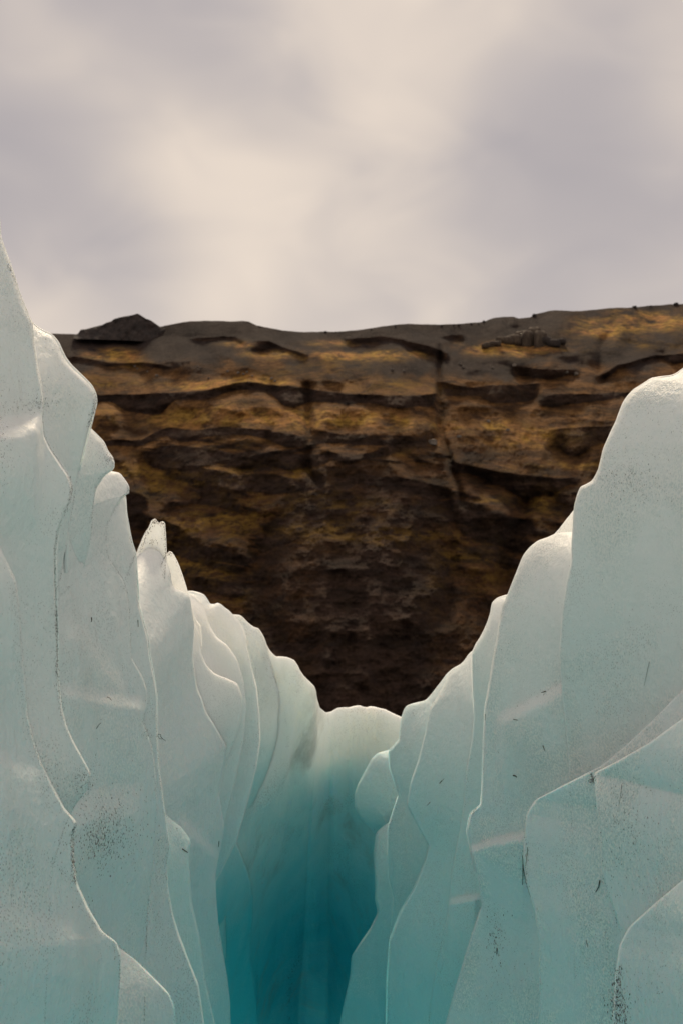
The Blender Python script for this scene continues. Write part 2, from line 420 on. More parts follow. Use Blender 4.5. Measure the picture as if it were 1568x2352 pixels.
slab("ice_fold", [(418, 1368), (433, 1356), (445, 1357), (456, 1360), (464, 1363), (471, 1367), (478, 1377), (483, 1387), (492, 1388), (501, 1384), (509, 1388), (518, 1396), (526, 1401), (534, 1410), (548, 1424), (559, 1442),
      (566, 1464), (568, 1489), (578, 1530), (590, 1580), (596, 1640), (598, 1700), (590, 1760), (570, 1840), (545, 1930), (505, 2010), (465, 2080)],
     [(410, 1440), (370, 2090)], 4.45, 4.2, ICE_RIDGE, ridge, T=.02, seed=14, sky=1440, Tlow=.08, rim=11, blur=2.5, step=2.5, back=.05)
slab("ice_fold", [(510, 1420), (534, 1411), (545, 1412), (552, 1413), (558, 1418), (566, 1427), (574, 1435), (582, 1441), (593, 1444), (604, 1459), (610, 1473), (616, 1492), (622, 1520), (634, 1560), (650, 1620), (664, 1690),
      (662, 1760), (642, 1850), (616, 1950), (602, 2050), (594, 2200), (590, 2470)],
     [(470, 1470), (400, 2470)], 4.72, 4.5, ICE_HOLLOW, ridge, T=.02, dEb=6.6, seed=15, sky=1500, Tlow=.2, rim=12, blur=2.5, step=2.5, back=.05)
slab("ice_fold", [(480, 1800), (505, 1850), (525, 1900), (548, 1945), (570, 2000), (582, 2060), (580, 2130), (575, 2200), (590, 2300), (600, 2470)],
     [(360, 1850), (360, 2470)], 4.75, 4.2, ICE_HOLLOW, ridge, dEb=6.3, seed=17, rim=20, T=.08)

# ---- saddle closing the gap, its face falling back into the blue hollow
sad = tag(empty("ice_saddle", at(800, 2400, 6.0)), "low white ice saddle whose face falls back into the deep blue hollow", "ice saddle")
slab("ice_face", [(560, 1490, 4.98), (585, 1470, 5.0), (604, 1462, 5.02), (613, 1482, 5.05), (620, 1494, 5.07), (627, 1502, 5.08), (634, 1508, 5.1), (648, 1508, 5.13), (660, 1509, 5.16), (668, 1512, 5.18), (676, 1516, 5.2), (684, 1528, 5.22), (690, 1541, 5.25), (697, 1552, 5.27),
      (710, 1565, 5.3), (721, 1576, 5.33), (726, 1590, 5.36), (728, 1606, 5.4), (734, 1626, 5.5), (748, 1637, 5.62), (760, 1635, 5.68), (768, 1630, 5.7), (776, 1626, 5.74), (788, 1625, 5.78), (800, 1625.5, 5.82), (808, 1623, 5.83), (818, 1621, 5.85), (826, 1620, 5.86), (834, 1624, 5.87), (842, 1625, 5.88),
      (850, 1622, 5.88), (862, 1624, 5.88), (872, 1627, 5.86), (884, 1629, 5.84), (896, 1635, 5.82), (908, 1641, 5.8), (920, 1646, 5.78), (945, 1660, 5.7), (1000, 1690, 5.5)],
     [(400, 2500, 4.7), (470, 2500, 5.3), (540, 2500, 6.4), (610, 2500, 7.6), (680, 2500, 8.4), (750, 2500, 8.2), (820, 2500, 7.0), (900, 2500, 5.9), (1050, 2500, 5.2)], 5.9, 8.0, ICE_SADDLE, sad,
     sky=1700, seed=19, rim=14, T=.03, back=1.1, Tlow=.3, curve=1.7, amp=1.3, blur=1.6, step=2.5, cols=110)

# ---- right wall
right = tag(empty("ice_wall", at(1600, 2400, 2.4)), "broad granular ice wall with frosted ledges on the right of the gap", "ice wall")
slab("ice_fold", [(1720, 720), (1620, 810), (1568, 845), (1554, 857), (1544, 862), (1534, 864), (1514, 866), (1494, 869), (1479, 879), (1454, 894), (1440, 908), (1429, 924), (1419, 949), (1412, 968), (1404, 984), (1394, 1006), (1384, 1029), (1378, 1055), (1372, 1079),
      (1359, 1104), (1345, 1113), (1332, 1119), (1325, 1138), (1319, 1159), (1316, 1200), (1313, 1254), (1314, 1286), (1304, 1330), (1292, 1400), (1284, 1500), (1290, 1600), (1300, 1700), (1310, 1900), (1320, 2470)],
     [(2600, 820), (2600, 2470)], 2.8, 1.22, ICE_R, right, dEb=3.25, seed=20, sky=1160, rim=11, cols=60, blur=4)
slab("ice_sliver", [(1345, 1150), (1330, 1160), (1316, 1172), (1307, 1184), (1299, 1194), (1284, 1214), (1272, 1227), (1255, 1245)],
     [(1370, 1240), (1300, 1290)], 3.8, 3.78, ICE_THIN, right, T=.008, back=.015, blur=2, step=2, rim=6, seed=21, Tlow=.01, label="bright sunlit sliver of ice")
slab("ice_fold", [(1370, 1215), (1330, 1222), (1300, 1223), (1285, 1224), (1272, 1227), (1262, 1232), (1249, 1237), (1236, 1241), (1219, 1254), (1208, 1266), (1199, 1279), (1190, 1300), (1179, 1329), (1170, 1352), (1162, 1372), (1153, 1390),
      (1147, 1420), (1139, 1470), (1129, 1520), (1124, 1551), (1118, 1590), (1112, 1622), (1108, 1700), (1105, 1811), (1102, 1848), (1078, 1867), (1069, 1908), (1082, 1970), (1094, 2012), (1104, 2080), (1077, 2160), (1050, 2250), (1022, 2352), (1000, 2470)],
     [(1760, 1280), (1760, 2470)], 3.35, 2.32, ICE_R, right, back=.08, seed=22, dEb=3.62, sky=1360, rim=9, cols=50, blur=3.5,
     steps=[([(1060, 1945), (1130, 1922), (1225, 1905)], 22, .05), ([(1130, 1640), (1180, 1618), (1240, 1590), (1330, 1540)], 34, .05)])
slab("ice_fold", [(1200, 1360), (1170, 1366), (1155, 1369), (1142, 1373), (1134, 1379), (1128, 1386), (1125, 1408), (1119, 1428), (1112, 1444), (1104, 1460), (1092, 1478), (1082, 1500), (1083, 1560), (1087, 1645), (1083, 1700), (1071, 1770), (1065, 1845), (1057, 1900), (1037, 2000), (1026, 2100),
      (1002, 2200), (986, 2300), (976, 2470)],
     [(1350, 1420), (1350, 2470)], 3.75, 3.2, ICE_AQUA, right, back=.06, seed=23, dEb=3.98, sky=1470, rim=8, blur=3,
     steps=[([(1015, 2065), (1050, 2058), (1110, 2045)], 18, .05)])
slab("ice_fold", [(1150, 1450), (1104, 1478), (1075, 1502), (1066, 1516), (1056, 1526), (1046, 1532), (1034, 1542), (1018, 1575), (1003, 1600), (986, 1628), (979, 1670), (961, 1745), (943, 1800), (935, 1850), (960, 1900), (984, 1942), (977, 1972), (950, 2040), (920, 2090), (894, 2158), (888, 2250), (884, 2470)],
     [(1250, 1560), (1250, 2470)], 4.15, 3.5, ICE_AQUA, right, back=.06, seed=24, sky=1560, rim=8, blur=3.5)
slab("ice_fold", [(1100, 1490), (1066, 1520), (1052, 1528), (1040, 1534), (1024, 1548), (1014, 1562), (1004, 1575), (990, 1594), (977, 1608), (967, 1611), (957, 1613), (945, 1616), (934, 1620), (927, 1630), (922, 1645), (919, 1665), (915, 1698), (903, 1712), (892, 1725), (893, 1762), (905, 1800), (915, 1823),
      (907, 1846), (899, 1870), (890, 1897), (889, 1970), (892, 2022), (902, 2060), (892, 2160), (886, 2250), (881, 2470)],
     [(1180, 1600), (1180, 2470)], 4.6, 3.85, ICE_AQUA, right, back=.06, seed=25, sky=1640, rim=8, blur=3)
slab("ice_fold", [(930, 1870), (885, 1893), (863, 1912), (857, 1960), (860, 2018), (861, 2046), (860, 2066), (867, 2096), (851, 2130), (829, 2160), (807, 2195), (803, 2245), (790, 2300), (778, 2360), (770, 2470)],
     [(1100, 1900), (1100, 2470)], 4.95, 4.3, ICE_AQUA, right, seed=26, rim=8)
slab("ice_fold", [(1720, 1470, 2.293), (1568, 1580, 2.488), (1500, 1650, 2.575), (1440, 1706, 2.652), (1380, 1757, 2.729), (1300, 1799, 2.831), (1228, 1836, 2.923), (1207, 1870, 2.950), (1200, 1960, 2.959), (1208, 2030, 2.949), (1225, 2090, 2.927), (1236, 2160, 2.913), (1238, 2260, 2.910), (1236, 2470, 2.913)],
     [(2500, 1650), (2500, 2470)], 2.55, 1.0, ICE_R, right, amp=.5, seed=28, rim=5, T=.015, cols=50)
slab("ice_fold", [(1740, 1540, 2.129), (1600, 1625, 2.295), (1490, 1705, 2.424), (1405, 1754, 2.525), (1362, 1776, 2.575), (1366, 1820, 2.571), (1375, 1900, 2.560), (1380, 1990, 2.554), (1395, 2050, 2.536), (1425, 2140, 2.501), (1432, 2300, 2.493), (1432, 2470, 2.493)],
     [(2400, 1750), (2400, 2470)], 2.32, 0.95, ICE_R, right, amp=.5, seed=29, rim=5, T=.015)
slab("ice_fold", [(1740, 1890, 2.018), (1620, 1980, 2.144), (1568, 2018, 2.199), (1500, 2076, 2.270), (1440, 2131, 2.333), (1421, 2170, 2.353), (1410, 2240, 2.365), (1404, 2352, 2.371), (1400, 2470, 2.375)],
     [(2300, 2000), (2300, 2470)], 2.1, 0.95, ICE_R, right, amp=.5, seed=30, rim=6, T=.015)

blk = tag(empty("ice_block", at(860, 1900, 5.3)), "small rounded ice block bulging from the right wall beside the blue hollow", "ice block")
slab("ice_lobe", [(940, 1708), (915, 1719), (892, 1723), (866, 1730), (853, 1743), (840, 1768), (822, 1800), (814, 1824), (815, 1856), (832, 1886), (848, 1900), (862, 1915), (870, 1950), (880, 2000), (900, 2050)],
     [(1010, 1740), (1010, 2060)], 5.25, 4.85, ICE_AQUA, blk, seed=31, rim=10, T=.03, Tlow=.1, blur=3, flat=20)

# ------------------------------------------------------------------ glacier round the gap, ground beyond
def glacier():
    xs = np.concatenate([np.linspace(-300, -64, 30), np.linspace(-60, -4, 60), np.linspace(-3.9, 3.9, 90), np.linspace(4, 60, 60), np.linspace(64, 300, 30)])
    ys = np.concatenate([np.linspace(-120, -3, 60), np.linspace(-2.8, 10, 100), np.linspace(10.6, 60, 60), np.linspace(65, 300, 40)])
    X, Y = np.meshgrid(xs, ys)
    half = 0.85 + np.where(Y > 0, 0.36 * Y, -0.9 * Y)
    up = smooth01((np.abs(X) - half) / 0.9)
    P = np.stack([X, Y, X * 0], -1)
    top = 0.15 + 0.35 * fbm(P * .35, 4, 40) - 0.02 * np.maximum(np.abs(X) - 4, 0) * 0.6
    Z = -3.3 + up * (top + 3.3)
    Z = Z - smooth01((Y - 7.2) / 6.0) * 14.0 + 0.12 * fbm(P * 2.2, 3, 44)
    Z = Z - np.maximum(Y - 12, 0) * 0.36 - np.maximum(np.abs(X) - 60, 0) * .35 + 0.5 * fbm(P * .3, 3, 46) * smooth01((Y - 14) / 10)
    idx = np.arange(X.size).reshape(X.shape)
    F = np.stack([idx[:-1, :-1], idx[:-1, 1:], idx[1:, 1:], idx[1:, :-1]], -1).reshape(-1, 4)
    o = mesh_obj("glacier_terrain", np.stack([X, Y, Z], -1).reshape(-1, 3), F, ICE_BLUE)
    tag(o, kind="structure")
glacier()

m_ground, nt, b, out = new_mat("moraine_gravel")
g = NB(nt); P = g.pos()
c = g.mix(g.ramp(g.noise(P, .02, 5, .6), .35, .65), (0.05, 0.042, 0.036), (0.085, 0.07, 0.05))
nt.links.new(c, b.inputs["Base Color"]); b.inputs["Roughness"].default_value = 0.95
nt.links.new(g.bump(g.noise(P, .6, 6, .65), .6, .4), b.inputs["Normal"])
ang = np.linspace(0, 2 * math.pi, 97)[:-1]
rr = [0, 20, 60, 160, 400, 900, 2000, 6000, 14000]
gv = [(0, 0, -95.0)]; gf = []
for k, r in enumerate(rr[1:]):
    for a in ang: gv.append((r * math.cos(a), r * math.sin(a), -95.0))
    s0 = 1 + (k - 1) * 96; s1 = 1 + k * 96
    for j in range(96):
        j2 = (j + 1) % 96
        gf.append((0, s1 + j, s1 + j2) if k == 0 else (s0 + j, s1 + j, s1 + j2, s0 + j2))
tag(mesh_obj("ground", gv, gf, m_ground), kind="structure")

# ------------------------------------------------------------------ mountain
SKY = [(-2600, 640), (-1500, 700), (-700, 760), (-200, 775), (110, 766), (180, 768), (300, 772), (372, 750), (410, 742), (440, 738), (470, 737), (530, 738), (560, 737), (572, 738), (590, 747), (610, 752), (650, 759), (680, 762), (750, 762), (790, 761), (830, 757), (880, 749),
       (920, 745), (940, 743.5), (1010, 746), (1050, 744), (1080, 742), (1110, 739), (1130, 731), (1150, 728), (1178, 727), (1190, 732), (1215, 729), (1230, 721), (1260, 714), (1275, 713), (1300, 714), (1330, 714), (1400, 708), (1450, 706), (1510, 701), (1568, 698), (1900, 670), (2600, 640), (4200, 560)]
# dark cliff bands: top line, height, strength
BANDS = [
    ([(110, 818), (200, 823), (270, 832), (330, 830), (395, 838)], 9, .9),
    ([(440, 775), (470, 772), (520, 770), (560, 778)], 12, .8),
    ([(590, 782), (620, 783), (650, 797), (700, 812)], 14, 1.),
    ([(800, 776), (870, 775), (920, 779), (960, 790), (1020, 810)], 14, 1.),
    ([(1010, 771), (1060, 771)], 12, .8),
    ([(120, 905), (300, 906), (400, 900), (480, 893), (520, 884), (600, 880), (660, 886), (710, 893), (800, 905), (900, 908), (1000, 905)], 38, 1.),
    ([(1010, 880), (1080, 890), (1150, 885), (1240, 875)], 34, .7),
    ([(1230, 905), (1300, 903), (1450, 898), (1700, 890)], 32, .8),
    ([(1180, 838), (1240, 845), (1330, 850)], 16, .9), ([(1380, 860), (1420, 838), (1480, 825), (1568, 806), (1800, 790)], 18, .9),
    ([(150, 1012), (240, 1012), (330, 1008), (390, 983), (450, 984), (520, 978), (600, 985), (700, 998)], 26, 1.),
    ([(330, 1035), (420, 1040), (500, 1032), (560, 1046), (640, 1036), (700, 1042), (760, 1040)], 40, 1.),
    ([(720, 985), (790, 1000), (860, 996), (960, 1005)], 14, .7), ([(740, 1030), (800, 1050), (900, 1020), (990, 1010)], 22, .8),
    ([(1260, 985), (1330, 980), (1420, 975), (1600, 970)], 50, .7),
    ([(520, 1090), (600, 1088), (700, 1100), (760, 1085)], 34, .9), ([(950, 1150), (1040, 1150), (1120, 1160)], 16, .9), ([(880, 1190), (960, 1188), (1060, 1195), (1130, 1205)], 15, .9),
    ([(380, 1150), (470, 1140), (560, 1160)], 16, .7), ([(1040, 1060), (1150, 1085), (1250, 1095), (1330, 1100)], 44, .9),
    ([(300, 1180), (380, 1190), (420, 1210)], 18, .8), ([(420, 1260), (500, 1290), (570, 1300)], 22, .8), ([(430, 1325), (500, 1330), (560, 1350)], 40, .8),
]
LEDGE_GOLD = []
def mountain():
    pxs = np.concatenate([np.linspace(-2400, -120, 160), np.arange(-116, 1690, 2.2), np.linspace(1700, 4000, 160)])
    top = np.interp(pxs, *np.array(SKY).T)
    top = top + 1.3 * fbm(np.stack([pxs / 24., pxs * 0, pxs * 0], -1), 4, 48, .65)
    nrow = 520
    s = np.linspace(0, 1, nrow) ** 0.9
    bot = 1760.0
    PY = bot + (top[None, :] - bot) * s[:, None]
    PX = np.repeat(pxs[None, :], nrow, 0)
    q = np.stack([PX / 100., PY / 100., PX * 0], -1)
    wx = 26 * fbm(q * 1.1, 3, 50); wy = 7 * fbm(q * (1.6, 1.6, 1), 4, 52)
    X2, Y2 = PX + wx * 0.35, PY + wy
    cliff = np.zeros_like(PX)
    for line, h, st in BANDS:
        l = np.array(line, float)
        yl = np.interp(X2, l[:, 0], l[:, 1])
        inx = smooth01((X2 - l[0, 0] + 20) / 40) * smooth01((l[-1, 0] + 20 - X2) / 40)
        hh = h * (0.8 + 0.5 * vnoise(np.stack([X2 / 60., Y2 * 0, Y2 * 0 + h], -1), 61))
        d = Y2 - yl
        m = smooth01(d / 4.0 + .5) * (1 - smooth01((d - hh) / 10.0 + .3))
        cliff = np.maximum(cliff, m * inx * st)
    # finer broken strata between the named bands
    dip = np.interp(X2, [-2400, 300, 610, 830, 1100, 1400, 4000], [-900, -70, 0, -75, -30, 40, 700]) * smooth01((PY - 980) / 120)
    Yd = Y2 - dip
    st = fbm(np.stack([X2 / 230., Yd / 42., Y2 * 0], -1), 4, 70, .52)
    lower = smooth01((PY + 70 * fbm(q * 1.7, 3, 57) - 800) / 130)
    generic = smooth01((st - 0.10) / 0.25) * (0.15 + 0.25 * lower + 0.6 * lower * smooth01((PY - 985) / 40))
    cliff = np.maximum(cliff, generic * .85)
    cliff = np.maximum(cliff, smooth01((PY - 1230) / 60) * smooth01(1 - np.abs(PX - 860) / 330) * .9)
    cliff = np.maximum(cliff, .55 * smooth01((PY - 1040) / 40) * smooth01((1.1 - np.abs(PX - 810) / np.interp(PY, [1020, 1060, 1150, 1250, 1640, 1800], [20, 80, 170, 230, 300, 300])) * 4))
    scree = 1 - smooth01((PY + 60 * fbm(q * 1.3, 4, 58) - np.interp(PX, [0, 400, 700, 1000, 1568], [815, 820, 825, 840, 805])) / 40)
    a_led = np.radians((31.0 + 1.0 * (1 - scree)) + 5 * fbm(q * 2.2, 3, 77))
    ang = a_led * (1 - cliff) + np.radians(83) * cliff
    k = TV / 1176.0
    D = np.zeros_like(PX); D[0] = 760.0
    for r in range(1, nrow):
        dpy = PY[r - 1] - PY[r]
        el = (1176 - PY[r]) * k + PITCH
        cot = 1.0 / np.tan(ang[r])
        D[r] = D[r - 1] * (1 + dpy * k * cot / np.maximum(1 - el * cot, 0.35))
    # keep columns coherent: spread out along x what the terraces add up to differently
    def blurx(A, n):
        kk = np.hanning(2 * n + 1); kk /= kk.sum()
        pad = np.pad(A, ((0, 0), (n, n)), 'edge')
        return np.apply_along_axis(lambda v: np.convolve(v, kk, 'valid'), 1, pad)
    low = blurx(D, 90)
    dev = D - low
    kv = np.hanning(141); kv /= kv.sum()
    devp = np.pad(dev, ((70, 70), (0, 0)), 'edge')
    devl = np.apply_along_axis(lambda v: np.convolve(v, kv, 'valid'), 0, devp)
    D = D.mean(1, keepdims=True) * .6 + low * .4 + (dev - devl) * 2.1
    # relief: gullies, spurs, the big buttress
    rel = -13 * fbm(q * (1.0, .8, 1), 4, 80, .5, True) + 5.0 * fbm(q * (3, 2.2, 1), 4, 84, .55) + 2.0 * fbm(q * (4.5, 9, 1), 4, 88, .58) + 1.0 * fbm(q * (24, 16, 1), 2, 93)
    rel = rel * (0.25 + 0.75 * lower)
    D = D + rel
    def gully(line, w, depth):
        l = np.array(line, float); xc = np.interp(PY, l[:, 1], l[:, 0])
        m = np.exp(-((X2 - xc) / w) ** 2) * smooth01((PY - l[0, 1]) / 30 + .5) * smooth01((l[-1, 1] - PY) / 30 + .5)
        return 1.8 * depth * m
    D = D + gully([(705, 880), (705, 960), (712, 1080), (735, 1110)], 14, 14) + gully([(1005, 800), (1008, 900), (1015, 980), (1040, 1080), (1060, 1160)], 9, 11)
    D = D + gully([(1390, 770), (1388, 830), (1385, 880)], 16, 12) + gully([(1050, 1240), (1040, 1300), (1010, 1440)], 22, 10) + gully([(620, 1180), (600, 1350), (640, 1500)], 34, 7) + gully([(1200, 1150), (1150, 1350)], 26, 16)
    bw = np.interp(PY, [1020, 1060, 1150, 1250, 1640, 1800], [20, 70, 150, 210, 280, 300])
    bx = np.interp(PY, [1020, 1250, 1640], [800, 830, 850])
    D = D - 20 * smooth01((PY - 1020) / 420) * smooth01(1.25 - np.abs(PX - bx) / bw)
    # crest rows, then the plateau running back beyond the skyline
    V = [ray(PX, PY) * D[..., None]]
    crest = V[0][-1]
    flat = crest / np.linalg.norm(crest[:, :2], axis=1, keepdims=True)
    for dist, drop in ((6, .3), (20, .6), (60, 4), (200, 22), (600, 75), (1500, 130)):
        nxt = crest + np.stack([flat[:, 0] * dist, flat[:, 1] * dist, crest[:, 2] * 0 - drop], -1)
        V.append(nxt[None])
    # foot: skirt down to the plain
    foot = V[0][0].copy(); foot[:, 2] = -100; foot[:, 1] -= 20
    G = np.concatenate([foot[None]] + V, 0)
    n, mm = G.shape[:2]
    idx = np.arange(n * mm).reshape(n, mm)
    F = np.stack([idx[:-1, :-1], idx[:-1, 1:], idx[1:, 1:], idx[1:, :-1]], -1).reshape(-1, 4)
    # what grows where: dry golden grass (warm sunlight painted into its gold) and olive moss on the ledges, bare rock on the steps
    sunlit_grass = np.zeros_like(PX); olive = np.zeros_like(PX)
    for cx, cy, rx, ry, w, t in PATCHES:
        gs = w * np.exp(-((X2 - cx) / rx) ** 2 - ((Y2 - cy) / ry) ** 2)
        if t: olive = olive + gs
        else: sunlit_grass = sunlit_grass + gs
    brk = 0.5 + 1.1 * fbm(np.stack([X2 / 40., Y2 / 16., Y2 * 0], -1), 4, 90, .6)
    sunlit_grass = np.clip(sunlit_grass * brk * 2.6, 0, 1) * (1 - cliff * .9)
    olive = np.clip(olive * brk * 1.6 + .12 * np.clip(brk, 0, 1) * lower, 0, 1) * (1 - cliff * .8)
    pad = lambda A: np.concatenate([A[:1], A, np.repeat(A[-1:], 6, 0)], 0).ravel()
    return G.reshape(-1, 3), F, {"sunlit_grass": pad(sunlit_grass), "olive": pad(olive), "rock": pad(cliff), "scree": pad(scree), "upper_beds": pad(smooth01((1095 - PY + 60 * fbm(q * 2, 3, 95)) / 70))}

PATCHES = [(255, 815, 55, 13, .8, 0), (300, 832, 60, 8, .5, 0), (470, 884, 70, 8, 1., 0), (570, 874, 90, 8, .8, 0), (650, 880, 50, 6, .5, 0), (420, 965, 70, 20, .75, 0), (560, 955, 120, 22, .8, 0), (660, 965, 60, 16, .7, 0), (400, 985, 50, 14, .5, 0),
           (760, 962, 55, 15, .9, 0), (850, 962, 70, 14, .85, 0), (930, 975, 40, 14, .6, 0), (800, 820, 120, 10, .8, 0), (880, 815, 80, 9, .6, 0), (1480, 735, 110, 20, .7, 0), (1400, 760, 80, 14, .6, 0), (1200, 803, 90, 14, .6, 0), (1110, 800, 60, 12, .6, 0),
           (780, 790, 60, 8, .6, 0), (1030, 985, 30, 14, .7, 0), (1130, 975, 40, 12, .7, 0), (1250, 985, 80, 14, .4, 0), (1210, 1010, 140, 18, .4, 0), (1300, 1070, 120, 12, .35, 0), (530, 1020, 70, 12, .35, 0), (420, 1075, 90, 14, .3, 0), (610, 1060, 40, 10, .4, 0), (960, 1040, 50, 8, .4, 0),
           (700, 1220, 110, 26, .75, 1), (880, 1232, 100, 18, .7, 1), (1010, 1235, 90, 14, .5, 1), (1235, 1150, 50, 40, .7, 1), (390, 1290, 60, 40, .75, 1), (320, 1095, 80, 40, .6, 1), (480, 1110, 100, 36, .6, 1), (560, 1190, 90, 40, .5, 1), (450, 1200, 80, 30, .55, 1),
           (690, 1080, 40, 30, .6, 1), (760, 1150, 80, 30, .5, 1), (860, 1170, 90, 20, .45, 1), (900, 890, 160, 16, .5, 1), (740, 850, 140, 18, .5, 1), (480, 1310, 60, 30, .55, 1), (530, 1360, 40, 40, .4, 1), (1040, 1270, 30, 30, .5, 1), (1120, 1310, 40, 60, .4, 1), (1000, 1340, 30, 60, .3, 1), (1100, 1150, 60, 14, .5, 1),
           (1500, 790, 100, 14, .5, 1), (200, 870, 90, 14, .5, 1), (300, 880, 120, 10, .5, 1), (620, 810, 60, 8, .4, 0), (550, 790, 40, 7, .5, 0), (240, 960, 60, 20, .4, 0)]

m_mt, nt, b, out = new_mat("moss_and_lava_rock")
g = NB(nt); P = g.pos()
def attr(nm):
    n = nt.nodes.new("ShaderNodeAttribute"); n.attribute_name = nm; return n.outputs["Fac"]
rock = g.mix(g.ramp(g.noise(g.pos((.5, .5, 2.0)), .05, 6, .65), .35, .65), (0.026, 0.016, 0.012), (0.078, 0.046, 0.033))
rock = g.mix(g.math('MULTIPLY', g.ramp(g.noise(g.pos((1, 1, 1.3)), .15, 4, .7), .58, .72), g.math('ADD', .12, g.math('MULTIPLY', attr("upper_beds"), .5))), rock, (0.12, 0.095, 0.08))
soil = g.mix(g.ramp(g.noise(g.pos((.5, .5, 1.6)), 0.04, 6, .68), .42, .60), (0.028, 0.015, 0.009), (0.115, 0.053, 0.021))
soil = g.mix(g.math('MULTIPLY', g.ramp(g.noise(g.pos((1, 1, 1.4)), .2, 4, .7), .60, .72), g.math('ADD', .1, g.math('MULTIPLY', attr("upper_beds"), .45))), soil, (0.15, 0.12, 0.10))
soil = g.mix(g.math('MULTIPLY', attr("upper_beds"), .8), soil, g.mix(g.ramp(g.noise(g.pos((.5, .5, 1.6)), 0.05, 6, .68), .40, .62), (0.075, 0.038, 0.018), (0.30, 0.148, 0.052)))
rk = g.math('ADD', attr("rock"), g.math('MULTIPLY', g.math('SUBTRACT', g.noise(g.pos((.5, .5, 1.5)), .12, 5, .7), .5), .7))
base = g.mix(g.ramp(rk, .25, .75), soil, rock)
screec = g.mix(g.ramp(g.noise(g.pos((1, 1, .6)), .03, 5, .6), .35, .65), (0.058, 0.040, 0.033), (0.038, 0.027, 0.024))
base = g.mix(g.math('MULTIPLY', attr("scree"), g.ramp(rk, .75, .3)), base, screec)
fine = g.ramp(g.noise(g.pos((.6, .6, 1.4)), .13, 5, .7), .36, .60)
mott = g.ramp(g.noise(g.pos((.35, .35, 1.0)), .45, 5, .75), .42, .60)
base = g.mix(g.math('MULTIPLY', mott, .42), base, (0.016, 0.010, 0.008))
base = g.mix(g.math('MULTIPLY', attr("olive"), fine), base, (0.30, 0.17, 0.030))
sunlit_grass_col = g.mix(g.math('MULTIPLY', mott, .4), g.mix(g.ramp(g.noise(P, .05, 4, .6), .40, .62), (0.60, 0.35, 0.07), (0.58, 0.28, 0.085)), (0.10, 0.05, 0.02))  # grass gold raised in the colour so the ledges look sunlit
base = g.mix(g.math('MULTIPLY', attr("sunlit_grass"), g.math('ADD', .25, g.math('MULTIPLY', fine, .75))), base, sunlit_grass_col)
nt.links.new(base, b.inputs["Base Color"]); b.inputs["Roughness"].default_value = .95
b.inputs["Specular IOR Level"].default_value = 0.15
nt.links.new(g.bump(g.noise(g.pos((1, 1, 1.5)), .22, 7, .75), 1.0, 4.5), b.inputs["Normal"])
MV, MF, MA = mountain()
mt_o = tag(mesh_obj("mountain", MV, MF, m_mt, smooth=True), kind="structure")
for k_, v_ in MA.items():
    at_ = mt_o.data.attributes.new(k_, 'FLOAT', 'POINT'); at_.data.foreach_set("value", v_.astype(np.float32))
mt_bvh = BVHTree.FromPolygons(MV.tolist(), MF.tolist())
crest_z = None

# ------------------------------------------------------------------ rocks on the mountain
m_rock, nt, b, out = new_mat("dark_lava_rock")
g = NB(nt); P = g.pos()
nt.links.new(g.mix(g.ramp(g.noise(g.pos((1, 1, .5)), .12, 5, .7), .35, .65), (0.026, 0.020, 0.018), (0.052, 0.038, 0.032)), b.inputs["Base Color"])
b.inputs["Roughness"].default_value = .95
nt.links.new(g.bump(g.noise(g.pos((1, 1, .4)), .35, 5, .7), .9, 2.0), b.inputs["Normal"])
m_pale, nt, b, out = new_mat("pale_lichen_rock")
g = NB(nt); P = g.pos()
nt.links.new(g.mix(g.ramp(g.noise(P, .3, 4, .6), .35, .65), (0.13, 0.11, 0.09), (0.24, 0.20, 0.165)), b.inputs["Base Color"])
b.inputs["Roughness"].default_value = .95

def lump(nu=18, nv=11, seed=0, sx=1, sy=1, sz=1, rough=.25, peak=0.0):
    """boulder: rounded block with chipped faces, verts and quads"""
    th = np.linspace(0, 2 * math.pi, nu + 1)[:-1]; ph = np.linspace(0, math.pi, nv)
    T, Pp = np.meshgrid(th, ph)
    d = np.stack([np.sin(Pp) * np.cos(T), np.sin(Pp) * np.sin(T), np.cos(Pp)], -1)
    r = 1 / np.maximum.reduce([np.abs(d[..., 0]), np.abs(d[..., 1]), np.abs(d[..., 2]), np.full(T.shape, .72)])
    r = r * .8 + rough * fbm(d * 1.9 + seed * 5.7, 3, 100 + seed)
    v = d * r[..., None] * (sx, sy, sz)
    if peak: v[..., 0] *= 1 - peak * np.clip(v[..., 2] / sz, 0, 1); v[..., 1] *= 1 - peak * np.clip(v[..., 2] / sz, 0, 1)
    idx = np.arange(nu * nv).reshape(nv, nu); nx = np.roll(idx, -1, 1)
    F = np.stack([idx[:-1], idx[1:], nx[1:], nx[:-1]], -1).reshape(-1, 4)
    return v.reshape(-1, 3), F

def on_mountain(px, py):
    d = Vector(ray(px, py).tolist()); h = mt_bvh.ray_cast(Vector((0, 0, 0)), d.normalized())
    return h[0]

